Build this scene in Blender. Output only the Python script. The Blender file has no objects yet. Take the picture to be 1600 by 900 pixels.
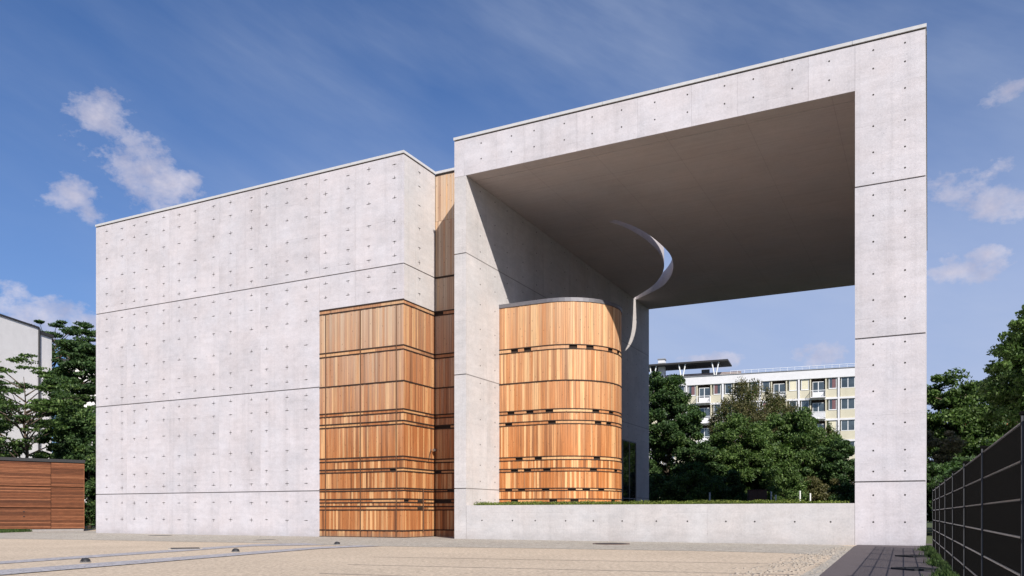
import bpy, bmesh, math, random
import numpy as np
from mathutils import Vector, Matrix, geometry
random.seed(7); rng = np.random.default_rng(7)
R = math.radians
sc = bpy.context.scene
COL = sc.collection

# ------------------------------------------------------------ camera
cam = bpy.data.cameras.new('camera'); cam_o = bpy.data.objects.new('camera', cam); COL.objects.link(cam_o)
cam.lens = 28.755; cam.sensor_width = 36; cam.shift_y = 0.2206
cam.clip_start = 0.1; cam.clip_end = 4000
cam_o.location = (0, 0, 0.9); cam_o.rotation_euler = (R(90), 0, 0)
sc.camera = cam_o

# ------------------------------------------------------------ light
SUN_DIR = Vector((-0.4286, 1.219, -1.0)).normalized()       # the way the light travels
SUN_EL = math.asin(-SUN_DIR.z); SUN_ROT = math.atan2(-SUN_DIR.x, -SUN_DIR.y)
sun = bpy.data.lights.new('sun', 'SUN'); sun.energy = 4.2; sun.angle = R(0.5); sun.color = (1.0, 0.945, 0.87)
sun_o = bpy.data.objects.new('sun', sun); COL.objects.link(sun_o)
sun_o.rotation_euler = SUN_DIR.to_track_quat('-Z', 'Y').to_euler()
sc.view_settings.view_transform = 'Standard'; sc.view_settings.look = 'None'
sc.view_settings.gamma = 1; sc.view_settings.use_curve_mapping = False
sc.view_settings.exposure = 0.70

# ------------------------------------------------------------ node helper
class NT:
    def __init__(s, tree): s.t = tree; tree.nodes.clear()
    def n(s, typ, **kw):
        nd = s.t.nodes.new(typ)
        for k, v in kw.items():
            if k.startswith('i_'):
                key = k[2:]
                key = int(key) if key.isdigit() else key.replace('_', ' ')
                nd.inputs[key].default_value = v
            else: setattr(nd, k, v)
        return nd
    def l(s, a, b): s.t.links.new(a, b)
    def math(s, op, a, b=None, c=None, clamp=False):
        nd = s.n('ShaderNodeMath', operation=op); nd.use_clamp = clamp
        for i, v in enumerate((a, b, c)):
            if v is None: continue
            if isinstance(v, (int, float)): nd.inputs[i].default_value = v
            else: s.l(v, nd.inputs[i])
        return nd.outputs[0]
    def mix(s, fac, a, b, blend='MIX'):
        nd = s.n('ShaderNodeMix', data_type='RGBA', blend_type=blend)
        for i, v in ((0, fac), (6, a), (7, b)):
            if isinstance(v, (int, float)): nd.inputs[i].default_value = v
            elif isinstance(v, tuple): nd.inputs[i].default_value = (v + (1,))[:4]
            else: s.l(v, nd.inputs[i])
        return nd.outputs[2]
    def ramp(s, fac, stops, interp='LINEAR'):
        nd = s.n('ShaderNodeValToRGB'); nd.color_ramp.interpolation = interp
        e = nd.color_ramp.elements
        while len(e) < len(stops): e.new(0.5)
        for el, (p, c) in zip(e, stops):
            el.position = p; el.color = (c + (1,))[:4] if isinstance(c, tuple) else (c, c, c, 1)
        s.l(fac, nd.inputs[0]); return nd.outputs[0]
    def noise(s, vec, scale, detail=3, rough=0.55, scl=None, out=0):
        if scl is not None:
            m = s.n('ShaderNodeVectorMath', operation='MULTIPLY'); s.l(vec, m.inputs[0]); m.inputs[1].default_value = scl; vec = m.outputs[0]
        nd = s.n('ShaderNodeTexNoise', i_Scale=scale, i_Detail=detail, i_Roughness=rough); s.l(vec, nd.inputs['Vector']); return nd.outputs[out]

# ------------------------------------------------------------ sky
world = bpy.data.worlds.new('World'); sc.world = world; world.use_nodes = True
w = NT(world.node_tree)
sky = w.n('ShaderNodeTexSky', sky_type='NISHITA'); sky.sun_disc = False
sky.sun_elevation = SUN_EL; sky.sun_rotation = SUN_ROT; sky.air_density = 1.0; sky.dust_density = 1.2; sky.ozone_density = 2.2
tc = w.n('ShaderNodeTexCoord'); D = tc.outputs['Generated']
skyc = w.mix(1.0, sky.outputs[0], (0.40, 0.72, 1.14), 'MULTIPLY')
sepd = w.n('ShaderNodeSeparateXYZ'); w.l(D, sepd.inputs[0])
veil = w.ramp(sepd.outputs[2], [(0.0, 0.95), (0.14, 0.92), (0.24, 0.80), (0.36, 0.36), (0.48, 0.08), (0.62, 0.0)])
veil = w.math('MULTIPLY', veil, w.math('ADD', 0.72, w.math('MULTIPLY', w.noise(D, 3.0, 5, .6, (1, 1, 3.0)), 0.56)))
az = w.ramp(w.math('ADD', w.math('MULTIPLY', sepd.outputs[0], 0.8), 0.5), [(0.12, 0.30), (0.42, 0.75), (0.62, 1.0)], 'EASE')   # the air is clearer to the left
veil = w.math('MULTIPLY', veil, az)
skyc = w.mix(veil, skyc, (4.2, 5.1, 7.5))          # the hazy lower air
def pdir(px, py):
    return Vector(((px - 800) / 1278., 1.0, (803 - py) / 1278.)).normalized()
CLOUDS = [  # direction of the cloud's centre, angular half width, half height
    (205, 235, .050, .034), (248, 285, .048, .024), (168, 200, .034, .026), (225, 262, .045, .03), (116, 305, .028, .022), (138, 335, .018, .018), (295, 280, .02, .014),
    (95, 492, .07, .022), (140, 508, .06, .026), (1575, 142, .026, .012), (1480, 290, .036, .042), (1548, 325, .036, .020),
    (1515, 268, .030, .013), (1475, 425, .045, .018), (1300, 545, .03, .013), (1545, 395, .03, .015), (1110, 560, .04, .01)]
best = None
for px, py, rx, ry in CLOUDS:
    d = pdir(px, py)
    s1 = w.n('ShaderNodeVectorMath', operation='SUBTRACT'); w.l(D, s1.inputs[0]); s1.inputs[1].default_value = d
    s2 = w.n('ShaderNodeVectorMath', operation='MULTIPLY'); w.l(s1.outputs[0], s2.inputs[0]); s2.inputs[1].default_value = (1 / rx, 1 / rx, 1 / ry)
    s3 = w.n('ShaderNodeVectorMath', operation='LENGTH'); w.l(s2.outputs[0], s3.inputs[0])
    v = w.math('SUBTRACT', 1.0, s3.outputs['Value'])
    best = v if best is None else w.math('MAXIMUM', best, v)
best = w.math('MAXIMUM', best, -1.2)
nz = w.noise(D, 13, 9, 0.64, (1, 1, 1.5))
dens = w.math('ADD', w.math('MULTIPLY', best, 0.62), w.math('MULTIPLY', w.math('SUBTRACT', nz, 0.52), 3.3))
cum = w.ramp(dens, [(0.0, 0.0), (0.28, 0.55), (0.7, 0.95)])
cum = w.math('MULTIPLY', cum, 0.80)
# high thin cirrus, drawn out along one direction
cv = w.n('ShaderNodeVectorRotate', rotation_type='Y_AXIS'); w.l(D, cv.inputs['Vector']); cv.inputs['Angle'].default_value = R(-24)
c1 = w.noise(cv.outputs[0], 1.7, 6, 0.55, (1.0, 1.0, 3.4))
c2 = w.noise(cv.outputs[0], 6.0, 5, 0.6, (0.8, 1.0, 4.5))
cirr = w.math('MULTIPLY', w.ramp(c1, [(0.42, 0.0), (0.72, 1.0)]), w.ramp(c2, [(0.25, 0.35), (0.7, 1.0)]))
cirr = w.math('MULTIPLY', w.math('MULTIPLY', cirr, 0.55), az)
col = w.mix(cirr, skyc, (5.2, 5.9, 7.4))
shade = w.noise(D, 26, 4, 0.6)
cc = w.mix(w.ramp(shade, [(0.35, 0.0), (0.7, 1.0)]), (4.9, 4.8, 6.1), (8.0, 7.5, 8.2))
col = w.mix(cum, col, cc)
bg = w.n('ShaderNodeBackground'); bg.inputs['Strength'].default_value = 0.062; w.l(col, bg.inputs[0])
wo = w.n('ShaderNodeOutputWorld'); w.l(bg.outputs[0], wo.inputs[0])

# ------------------------------------------------------------ materials
def mat(name, rough=0.8, metal=0.0, spec=0.3):
    m = bpy.data.materials.new(name); m.use_nodes = True
    t = NT(m.node_tree); b = t.n('ShaderNodeBsdfPrincipled'); o = t.n('ShaderNodeOutputMaterial'); t.l(b.outputs[0], o.inputs[0])
    b.inputs['Roughness'].default_value = rough; b.inputs['Metallic'].default_value = metal; b.inputs['Specular IOR Level'].default_value = spec
    return m, t, b
def bump(t, b, h, strength, dist=0.02):
    n = t.n('ShaderNodeBump'); n.inputs['Strength'].default_value = strength; n.inputs['Distance'].default_value = dist
    t.l(h, n.inputs['Height']); t.l(n.outputs[0], b.inputs['Normal'])
def pos(t): return t.n('ShaderNodeNewGeometry').outputs['Position']
def plain(name, c, rough=0.7, metal=0.0, var=0.12, scale=9.0):
    m, t, b = mat(name, rough, metal)
    P = pos(t); n = t.noise(P, scale, 4, 0.6)
    oi = t.n('ShaderNodeObjectInfo')
    v = t.math('ADD', t.math('MULTIPLY', t.math('SUBTRACT', n, 0.5), var * 4), t.math('ADD', 1 - var * .35, t.math('MULTIPLY', oi.outputs['Random'], var * .7)))
    t.l(t.mix(1.0, c, v, 'MULTIPLY'), b.inputs['Base Color']); return m

def concrete(name, c, k=1.0):
    m, t, b = mat(name, 0.82, 0, 0.25)
    P = pos(t)
    oi = t.n('ShaderNodeObjectInfo').outputs['Random']
    off = t.n('ShaderNodeVectorMath', operation='ADD'); t.l(P, off.inputs[0])
    cmb = t.n('ShaderNodeCombineXYZ'); t.l(t.math('MULTIPLY', oi, 37.0), cmb.inputs[0]); t.l(t.math('MULTIPLY', oi, 11.0), cmb.inputs[2]); t.l(cmb.outputs[0], off.inputs[1])
    big = t.noise(off.outputs[0], 0.55, 5, 0.6)
    mid = t.noise(P, 3.2, 5, 0.65, (1, 1, 1.6))
    fine = t.noise(P, 20, 4, 0.75)
    streak = t.noise(off.outputs[0], 1.0, 5, 0.7, (0.5, 0.5, 5.0))
    v = t.math('ADD', t.math('MULTIPLY', t.math('SUBTRACT', big, 0.5), 0.46), 1.0)
    v = t.math('ADD', v, t.math('MULTIPLY', t.math('SUBTRACT', mid, 0.5), 0.30))
    v = t.math('ADD', v, t.math('MULTIPLY', t.math('SUBTRACT', fine, 0.5), 0.42))
    v = t.math('ADD', v, t.math('MULTIPLY', t.math('SUBTRACT', streak, 0.5), 0.24))
    v = t.math('ADD', t.math('MULTIPLY', t.math('SUBTRACT', v, 1.0), k), 1.0)
    v = t.math('ADD', v, t.math('MULTIPLY', t.math('SUBTRACT', oi, 0.5), 0.05))
    # ghost lines the formwork boards left, broken up
    sep = t.n('ShaderNodeSeparateXYZ'); t.l(P, sep.inputs[0])
    nrm = t.n('ShaderNodeSeparateXYZ'); t.l(t.n('ShaderNodeNewGeometry').outputs['Normal'], nrm.inputs[0])
    upright = t.math('LESS_THAN', t.math('ABSOLUTE', nrm.outputs[2]), 0.5)
    for period, ph, wd in ((1.37, 0.31, 0.010), (0.42, 0.1, 0.016)):
        fr = t.math('FRACT', t.math('ADD', t.math('DIVIDE', sep.outputs[2], period), ph))
        ln = t.math('LESS_THAN', fr, wd)
        msk = t.ramp(t.noise(P, 0.9, 3, 0.6, (1, 1, 3)), [(0.5, 0.0), (0.62, 1.0)])
        v = t.math('SUBTRACT', v, t.math('MULTIPLY', t.math('MULTIPLY', t.math('MULTIPLY', ln, upright), msk), 0.16))
    # soffit: the grain and seams of the shuttering boards, along the building's own axis
    rot = t.n('ShaderNodeVectorRotate', rotation_type='Z_AXIS'); t.l(P, rot.inputs['Vector']); rot.inputs['Angle'].default_value = R(26.958)
    sr_ = t.n('ShaderNodeSeparateXYZ'); t.l(rot.outputs[0], sr_.inputs[0])
    flat_ = t.math('SUBTRACT', 1.0, upright)
    brd = t.noise(rot.outputs[0], 1.0, 5, 0.7, (0.35, 7.0, 1.0))
    v = t.math('ADD', v, t.math('MULTIPLY', flat_, t.math('MULTIPLY', t.math('SUBTRACT', brd, 0.5), 0.30)))
    for o_, pr_, w_ in ((0, 2.5, 0.010), (1, 1.25, 0.016)):
        fr = t.math('LESS_THAN', t.math('FRACT', t.math('DIVIDE', sr_.outputs[o_], pr_)), w_)
        v = t.math('SUBTRACT', v, t.math('MULTIPLY', t.math('MULTIPLY', fr, flat_), 0.14))
    # thin runs left by rain on the upright faces
    run = t.ramp(t.noise(P, 1.0, 4, 0.7, (3.6, 3.6, 0.10)), [(0.52, 0.0), (0.75, 1.0)])
    v = t.math('SUBTRACT', v, t.math('MULTIPLY', t.math('MULTIPLY', run, upright), 0.11))
    # small pits (air holes)
    vo = t.n('ShaderNodeTexVoronoi', feature='F1', i_Scale=5.5); t.l(P, vo.inputs['Vector'])
    pit = t.math('MULTIPLY', t.math('LESS_THAN', vo.outputs['Distance'], 0.085), t.math('GREATER_THAN', t.noise(P, 1.5, 2, .5), 0.53))
    v = t.math('SUBTRACT', v, t.math('MULTIPLY', pit, 0.22))
    # splash dirt and damp at the foot
    gr = t.ramp(t.math('ADD', sep.outputs[2], t.math('MULTIPLY', t.noise(P, 1.7, 4, .6), 0.5)), [(0.16, 0.80), (0.62, 1.0)])
    v = t.math('MULTIPLY', v, gr)
    col = t.mix(1.0, c, v, 'MULTIPLY')
    tint = t.mix(t.ramp(t.noise(P, 0.8, 3, .6), [(0.35, 0.0), (0.7, 1.0)]), (1.02, 0.985, 0.985), (0.99, 0.992, 1.018))
    t.l(t.mix(1.0, col, tint, 'MULTIPLY'), b.inputs['Base Color'])
    bump(t, b, t.math('ADD', t.math('MULTIPLY', mid, 1.2), t.math('SUBTRACT', fine, t.math('MULTIPLY', pit, 1.5))), 0.25, 0.012)
    return m

def wood(name, dark, midc, light, grey, grey_z0=2.5, grey_z1=9.5, greyamt=0.55):
    m, t, b = mat(name, 0.62, 0, 0.3)
    g = t.n('ShaderNodeNewGeometry'); P = g.outputs['Position']
    oi = t.n('ShaderNodeObjectInfo').outputs['Random']
    r = t.math('FRACT', t.math('ADD', oi, t.math('MULTIPLY', g.outputs['Random Per Island'], 7.31)))
    r2 = t.math('FRACT', t.math('MULTIPLY', r, 13.7))
    col = t.ramp(r, [(0.0, dark), (0.22, midc), (0.62, midc), (0.86, light), (1.0, tuple(min(1, x * 1.12) for x in light))])
    grain = t.noise(P, 30, 4, 0.7, (1, 1, 0.035))
    strk = t.noise(P, 13, 3, 0.7, (1, 1, 0.012))
    col = t.mix(t.math('MULTIPLY', t.ramp(strk, [(0.52, 0.0), (0.68, 1.0)]), 0.6), col, tuple(min(1, x * 1.12) for x in light))
    col = t.mix(1.0, col, t.ramp(strk, [(0.28, 0.5), (0.46, 1.0)]), 'MULTIPLY')
    col = t.mix(1.0, col, t.ramp(grain, [(0.25, 0.62), (0.5, 1.0), (0.78, 1.3)]), 'MULTIPLY')
    sep = t.n('ShaderNodeSeparateXYZ'); t.l(P, sep.inputs[0])
    wz = t.n('ShaderNodeMapRange'); t.l(sep.outputs[2], wz.inputs[0])
    wz.inputs[1].default_value = grey_z0; wz.inputs[2].default_value = grey_z1
    weather = t.math('MULTIPLY', t.math('MULTIPLY', wz.outputs[0], greyamt), t.math('ADD', 0.35, t.math('ADD', t.math('MULTIPLY', r2, 0.8), t.math('MULTIPLY', t.noise(P, 0.7, 3, .5), 0.4))), clamp=True)
    col = t.mix(weather, col, grey)
    vo = t.n('ShaderNodeTexVoronoi', feature='F1', i_Scale=4.6); 
    vm = t.n('ShaderNodeVectorMath', operation='MULTIPLY'); t.l(P, vm.inputs[0]); vm.inputs[1].default_value = (1.6, 1.6, 0.75); t.l(vm.outputs[0], vo.inputs['Vector'])
    knot = t.math('LESS_THAN', vo.outputs['Distance'], 0.10)
    col = t.mix(t.math('MULTIPLY', knot, 0.55), col, (0.06, 0.03, 0.015))
    foot = t.ramp(t.math('ADD', sep.outputs[2], t.math('MULTIPLY', t.noise(P, 5, 3, .6), 0.25)), [(0.12, 1.0), (0.42, 0.0)])
    col = t.mix(t.math('MULTIPLY', foot, 0.5), col, (0.16, 0.13, 0.10))
    t.l(col, b.inputs['Base Color']); bump(t, b, grain, 0.35, 0.006)
    return m

M = {}
M['conc'] = concrete('pale_concrete', (0.51, 0.484, 0.492))
M['conc2'] = concrete('warm_concrete', (0.50, 0.478, 0.462))
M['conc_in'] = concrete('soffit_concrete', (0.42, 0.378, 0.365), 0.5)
M['joint'] = plain('joint_shadow_grey', (0.09, 0.08, 0.07), 0.9)
M['core'] = plain('rough_concrete_core', (0.26, 0.24, 0.23), 0.9)
M['backing'] = plain('dark_backing', (0.035, 0.022, 0.015), 0.9)
M['wood'] = wood('larch_boards', (0.21, 0.072, 0.025), (0.37, 0.132, 0.045), (0.54, 0.28, 0.12), (0.48, 0.36, 0.25), 4.0, 12.0, 0.5)
M['wood_f'] = wood('larch_boards_silvered', (0.19, 0.068, 0.026), (0.38, 0.140, 0.046), (0.56, 0.31, 0.14), (0.50, 0.385, 0.285), 3.0, 9.5, 0.72)
M['wood_t'] = wood('larch_boards_tower', (0.27, 0.105, 0.040), (0.44, 0.160, 0.048), (0.62, 0.35, 0.16), (0.58, 0.42, 0.27), 3.0, 9.0, 0.45)
M['ledge'] = plain('dark_ledge_timber', (0.035, 0.020, 0.014), 0.75, 0, 0.25)
M['batt'] = plain('weathered_batten', (0.11, 0.055, 0.03), 0.75, 0, 0.25, 20)
M['cap'] = plain('pale_coping', (0.50, 0.49, 0.49), 0.7, 0.0, 0.08)
M['capt'] = plain('zinc_cap_grey', (0.18, 0.17, 0.18), 0.5, 0.5, 0.12)
M['tie'] = plain('anchor_mark', (0.05, 0.042, 0.038), 0.8)
M['fence'] = plain('anthracite_coating', (0.0048, 0.0045, 0.0043), 0.8, 0.0, 0.05); M['fence'].node_tree.nodes['Principled BSDF'].inputs['Specular IOR Level'].default_value = 0.05
M['rod'] = plain('worn_wire', (0.22, 0.22, 0.22), 0.35, 0.7, 0.1)
M['edge'] = plain('lit_edge_grey', (0.075, 0.075, 0.078), 0.5, 0.3, 0.1)  # paler grey that paints the lit edge onto each fence post
M['bark'] = plain('bark', (0.10, 0.075, 0.055), 0.95, 0, 0.3)
M['white'] = plain('white_render', (0.66, 0.63, 0.62), 0.85, 0, 0.05, 1.5)
M['offw'] = plain('painted_concrete', (0.62, 0.61, 0.62), 0.8, 0, 0.06, 2)
M['cream'] = plain('cream_panel', (0.50, 0.462, 0.355), 0.8, 0, 0.06, 1)
M['steelw'] = plain('white_steel', (0.7, 0.7, 0.7), 0.5)
M['darkroof'] = plain('dark_roofing', (0.035, 0.034, 0.036), 0.8)
M['greyroof'] = plain('grey_roofing', (0.25, 0.25, 0.26), 0.8)
M['brick'] = plain('brown_brickwork', (0.22, 0.15, 0.12), 0.9, 0, 0.2)
M['tile'] = plain('red_roof_tiles', (0.38, 0.10, 0.055), 0.85, 0, 0.2)
M['iron'] = plain('cast_iron', (0.03, 0.03, 0.033), 0.6, 0.3, 0.2)
M['rust'] = plain('rusty_metal', (0.10, 0.06, 0.05), 0.85, 0, 0.25)
M['curtain'] = plain('red_curtain', (0.16, 0.085, 0.09), 0.9, 0, 0.1)
M['blind'] = plain('pale_curtain', (0.60, 0.56, 0.42), 0.9, 0, 0.1)
M['car'] = plain('pale_blue_car_paint', (0.35, 0.42, 0.50), 0.3, 0.2, 0.02)
M['tyre'] = plain('rubber', (0.02, 0.02, 0.02), 0.9)

def glass(name, c, rough=0.06):
    m, t, b = mat(name, rough, 0, 0.8)
    P = pos(t); t.l(t.mix(t.ramp(t.noise(P, 0.6, 2, .5), [(0.35, 0.), (0.7, 1.)]), c, tuple(x * 2.2 for x in c)), b.inputs['Base Color'])
    return m
M['glass'] = glass('window_glass', (0.035, 0.045, 0.052))
M['glassd'] = glass('dark_glass', (0.012, 0.013, 0.013), 0.03)

def shed_wood():
    m, t, b = mat('red_brown_slats', 0.7)
    g = t.n('ShaderNodeNewGeometry'); P = g.outputs['Position']; r = t.math('FRACT', t.math('ADD', g.outputs['Random Per Island'], t.n('ShaderNodeObjectInfo').outputs['Random']))
    col = t.ramp(r, [(0., (0.10, 0.034, 0.015)), (0.5, (0.18, 0.062, 0.026)), (1., (0.27, 0.105, 0.048))])
    gr = t.noise(P, 3.0, 4, .7, (1, 1, 12))
    t.l(t.mix(1.0, col, t.ramp(gr, [(0.3, 0.6), (0.7, 1.25)]), 'MULTIPLY'), b.inputs['Base Color']); return m
M['shed'] = shed_wood()

def leafmat(name, c1, c2, c3, tr=0.25):
    m, t, b = mat(name, 0.55, 0, 0.25)
    g = t.n('ShaderNodeNewGeometry')
    col = t.ramp(g.outputs['Random Per Island'], [(0., c1), (0.6, c2), (1., c3)])
    big = t.ramp(t.noise(g.outputs['Position'], 0.7, 3, .6), [(0.3, 0.7), (0.7, 1.25)])
    col = t.mix(1.0, col, big, 'MULTIPLY')
    t.l(col, b.inputs['Base Color'])
    tl = t.n('ShaderNodeBsdfTranslucent'); t.l(t.mix(1.0, col, (1.1, 1.4, 0.5), 'MULTIPLY'), tl.inputs[0])
    mx = t.n('ShaderNodeMixShader'); mx.inputs[0].default_value = tr; t.l(b.outputs[0], mx.inputs[1]); t.l(tl.outputs[0], mx.inputs[2])
    out = [n for n in t.t.nodes if n.type == 'OUTPUT_MATERIAL'][0]; t.l(mx.outputs[0], out.inputs[0])
    return m
M['leaf_dark'] = leafmat('dark_leaves', (0.022, 0.045, 0.016), (0.046, 0.090, 0.028), (0.095, 0.155, 0.050))
M['leaf_mid'] = leafmat('green_leaves', (0.036, 0.064, 0.016), (0.074, 0.130, 0.032), (0.155, 0.215, 0.065))
M['leaf_brown'] = leafmat('bronzed_leaves', (0.05, 0.050, 0.018), (0.095, 0.092, 0.034), (0.16, 0.14, 0.06))
M['leaf_pale'] = leafmat('faded_blossom_leaves', (0.08, 0.08, 0.05), (0.15, 0.14, 0.09), (0.24, 0.21, 0.15))
M['hedge'] = leafmat('low_plants', (0.05, 0.085, 0.012), (0.13, 0.17, 0.03), (0.28, 0.30, 0.08))
M['grass'] = leafmat('grass_blades', (0.025, 0.05, 0.012), (0.05, 0.09, 0.02), (0.09, 0.13, 0.04))

def groundmat(name, c, speck, sc_=40, line=0.0, big=0.25, cob=None):
    m, t, b = mat(name, 0.9, 0, 0.2); P = pos(t)
    n1 = t.noise(P, sc_, 4, 0.75); n2 = t.noise(P, 0.35, 5, 0.6); n3 = t.noise(P, 5, 4, .6)
    v = t.math('ADD', 1.0, t.math('ADD', t.math('MULTIPLY', t.math('SUBTRACT', n1, .5), speck), t.math('ADD', t.math('MULTIPLY', t.math('SUBTRACT', n2, .5), big), t.math('MULTIPLY', t.math('SUBTRACT', n3, .5), big))))
    h = n1
    if cob:
        vo = t.n('ShaderNodeTexVoronoi', feature='DISTANCE_TO_EDGE', i_Scale=cob); t.l(P, vo.inputs['Vector'])
        vc = t.n('ShaderNodeTexVoronoi', feature='F1', i_Scale=cob); t.l(P, vc.inputs['Vector'])
        sp = t.n('ShaderNodeSeparateColor'); t.l(vc.outputs['Color'], sp.inputs[0])
        e = t.ramp(vo.outputs['Distance'], [(0.0, 0.0), (0.09, 1.0)])
        v = t.math('MULTIPLY', v, t.math('ADD', 0.62, t.math('MULTIPLY', e, 0.38)))
        v = t.math('MULTIPLY', v, t.math('ADD', 0.85, t.math('MULTIPLY', sp.outputs[0], 0.3)))
        h = t.math('ADD', t.math('MULTIPLY', e, 2.0), n1)
    t.l(t.mix(1.0, c, v, 'MULTIPLY'), b.inputs['Base Color']); bump(t, b, h, 0.4, 0.01); return m
M['tan'] = groundmat('tan_bound_gravel', (0.43, 0.348, 0.265), 2.1, 14, big=.42)
M['cobble'] = groundmat('grey_cobbles', (0.36, 0.325, 0.28), 0.7, 45, cob=9)
M['strip'] = groundmat('pale_grey_setts', (0.34, 0.325, 0.34), 0.5, 45, cob=9)
M['asphalt'] = groundmat('dark_asphalt', (0.098, 0.082, 0.084), 0.8, 60, big=0.3)
M['earth'] = groundmat('grass_ground', (0.06, 0.075, 0.03), 0.8, 8)
M['terrace'] = groundmat('pale_bounce_gravel', (0.42, 0.385, 0.33), 0.8, 20)  # unseen terrace top, made pale to bounce light onto ceiling and inner wall
M['line'] = groundmat('joint_line', (0.31, 0.26, 0.215), 1.0, 20, big=.8)
M['stone'] = groundmat('edge_stones', (0.36, 0.315, 0.265), 0.6, 40)

# ------------------------------------------------------------ object helpers
def tag(o, label=None, cat=None, group=None, kind=None):
    if label: o['label'] = label
    if cat: o['category'] = cat
    if group: o['group'] = group
    if kind: o['kind'] = kind
    return o
def empty(name, loc=(0, 0, 0), rz=0.0, label=None, cat=None, group=None):
    o = bpy.data.objects.new(name, None); COL.objects.link(o); o.location = loc; o.rotation_euler = (0, 0, rz)
    o.empty_display_size = 0.3
    return tag(o, label, cat, group)
class MB:
    def __init__(s): s.v = []; s.f = []
    def box(s, x0, x1, y0, y1, z0, z1):
        n = len(s.v)
        s.v += [(x0, y0, z0), (x1, y0, z0), (x1, y1, z0), (x0, y1, z0), (x0, y0, z1), (x1, y0, z1), (x1, y1, z1), (x0, y1, z1)]
        s.f += [(n, n+3, n+2, n+1), (n+4, n+5, n+6, n+7), (n, n+1, n+5, n+4), (n+1, n+2, n+6, n+5), (n+2, n+3, n+7, n+6), (n+3, n, n+4, n+7)]
        return s
    def obox(s, c, ang, w, t, z0, z1):     # box standing on (c), width w along ang, depth t behind its face
        ca, sa = math.cos(ang), math.sin(ang); n = len(s.v)
        for z in (z0, z1):
            for dx, dy in ((-w/2, 0), (w/2, 0), (w/2, t), (-w/2, t)):
                s.v.append((c[0] + dx*ca - dy*sa, c[1] + dx*sa + dy*ca, z))
        s.f += [(n, n+3, n+2, n+1), (n+4, n+5, n+6, n+7), (n, n+1, n+5, n+4), (n+1, n+2, n+6, n+5), (n+2, n+3, n+7, n+6), (n+3, n, n+4, n+7)]
        return s
    def tube(s, p0, p1, r0, r1=None, k=8):
        r1 = r0 if r1 is None else r1
        p0 = Vector(p0); p1 = Vector(p1); d = (p1 - p0).normalized()
        u = d.orthogonal().normalized(); v = d.cross(u); n = len(s.v)
        for p, r in ((p0, r0), (p1, r1)):
            for i in range(k):
                a = 2 * math.pi * i / k; s.v.append(tuple(p + (u * math.cos(a) + v * math.sin(a)) * r))
        for i in range(k):
            j = (i + 1) % k; s.f.append((n+i, n+j, n+k+j, n+k+i))
        s.f.append(tuple(n + k - 1 - i for i in range(k))); s.f.append(tuple(n + k + i for i in range(k)))
        return s
    def poly(s, pts, z): 
        n = len(s.v); s.v += [(p[0], p[1], z) for p in pts]; s.f.append(tuple(range(n, n + len(pts)))); return s
    def prism(s, pts, z0, z1):            # pts counter-clockwise
        n = len(s.v); k = len(pts)
        s.v += [(p[0], p[1], z0) for p in pts] + [(p[0], p[1], z1) for p in pts]
        s.f.append(tuple(n + k - 1 - i for i in range(k))); s.f.append(tuple(n + k + i for i in range(k)))
        for i in range(k):
            j = (i + 1) % k; s.f.append((n+i, n+j, n+k+j, n+k+i))
        return s
    def build(s, name, m, parent=None, smooth=False, loc=None):
        me = bpy.data.meshes.new(name); me.from_pydata(s.v, [], s.f); me.materials.append(M[m]); me.update()
        if smooth: me.shade_smooth()
        o = bpy.data.objects.new(name, me); COL.objects.link(o)
        if parent: o.parent = parent
        if loc: o.location = loc
        return o
def inst(name, mesh, parent, loc, rz=0.0, scale=(1, 1, 1)):
    o = bpy.data.objects.new(name, mesh); COL.objects.link(o); o.parent = parent
    o.location = loc; o.rotation_euler = (0, 0, rz); o.scale = scale; return o
def unit_box(name, m):                    # x centred, face at y=0, back at y=1, foot at z=0
    b = MB().box(-.5, .5, 0, 1, 0, 1); me = bpy.data.meshes.new(name); me.from_pydata(b.v, [], b.f); me.materials.append(M[m]); return me

ORG = (-2.06985, 29.39182, 0.0); ROT = R(-26.9582)      # frame of the church: x along its front, y into its depth
CA, SA = math.cos(ROT), math.sin(ROT)
def toW(a, b): return (ORG[0] + a*CA - b*SA, ORG[1] + a*SA + b*CA)

JZ = [1.81, 5.89, 10.22]                   # heights of the open joints between the lifts
BANDS = [(8.89, 8.72, 2), (7.20, 7.03, 2), (5.89, 5.84, 1), (4.82, 4.68, 2), (4.39, 4.25, 2), (3.06, 2.92, 2), (2.62, 2.49, 2), (1.87, 1.77, 2), (1.47, 1.33, 2), (1.20, 1.05, 2), (0.29, 0.25, 1)]

# ------------------------------------------------------------ ground
g = MB().poly([(-1500, -300), (1500, -300), (1500, 2500), (-1500, 2500)], 0.0).build('ground', 'earth'); tag(g, kind='structure')
plaza = MB().poly([(-60, -8), (12.6, -8), (12.6, 19), (10.4, 23.0), (20, 45), (0, 52), (-30, 47.5), (-26.5, 40.5), (-60, 30)], 0.004)
tag(plaza.build('plaza_paving', 'tan'), kind='structure')
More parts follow.
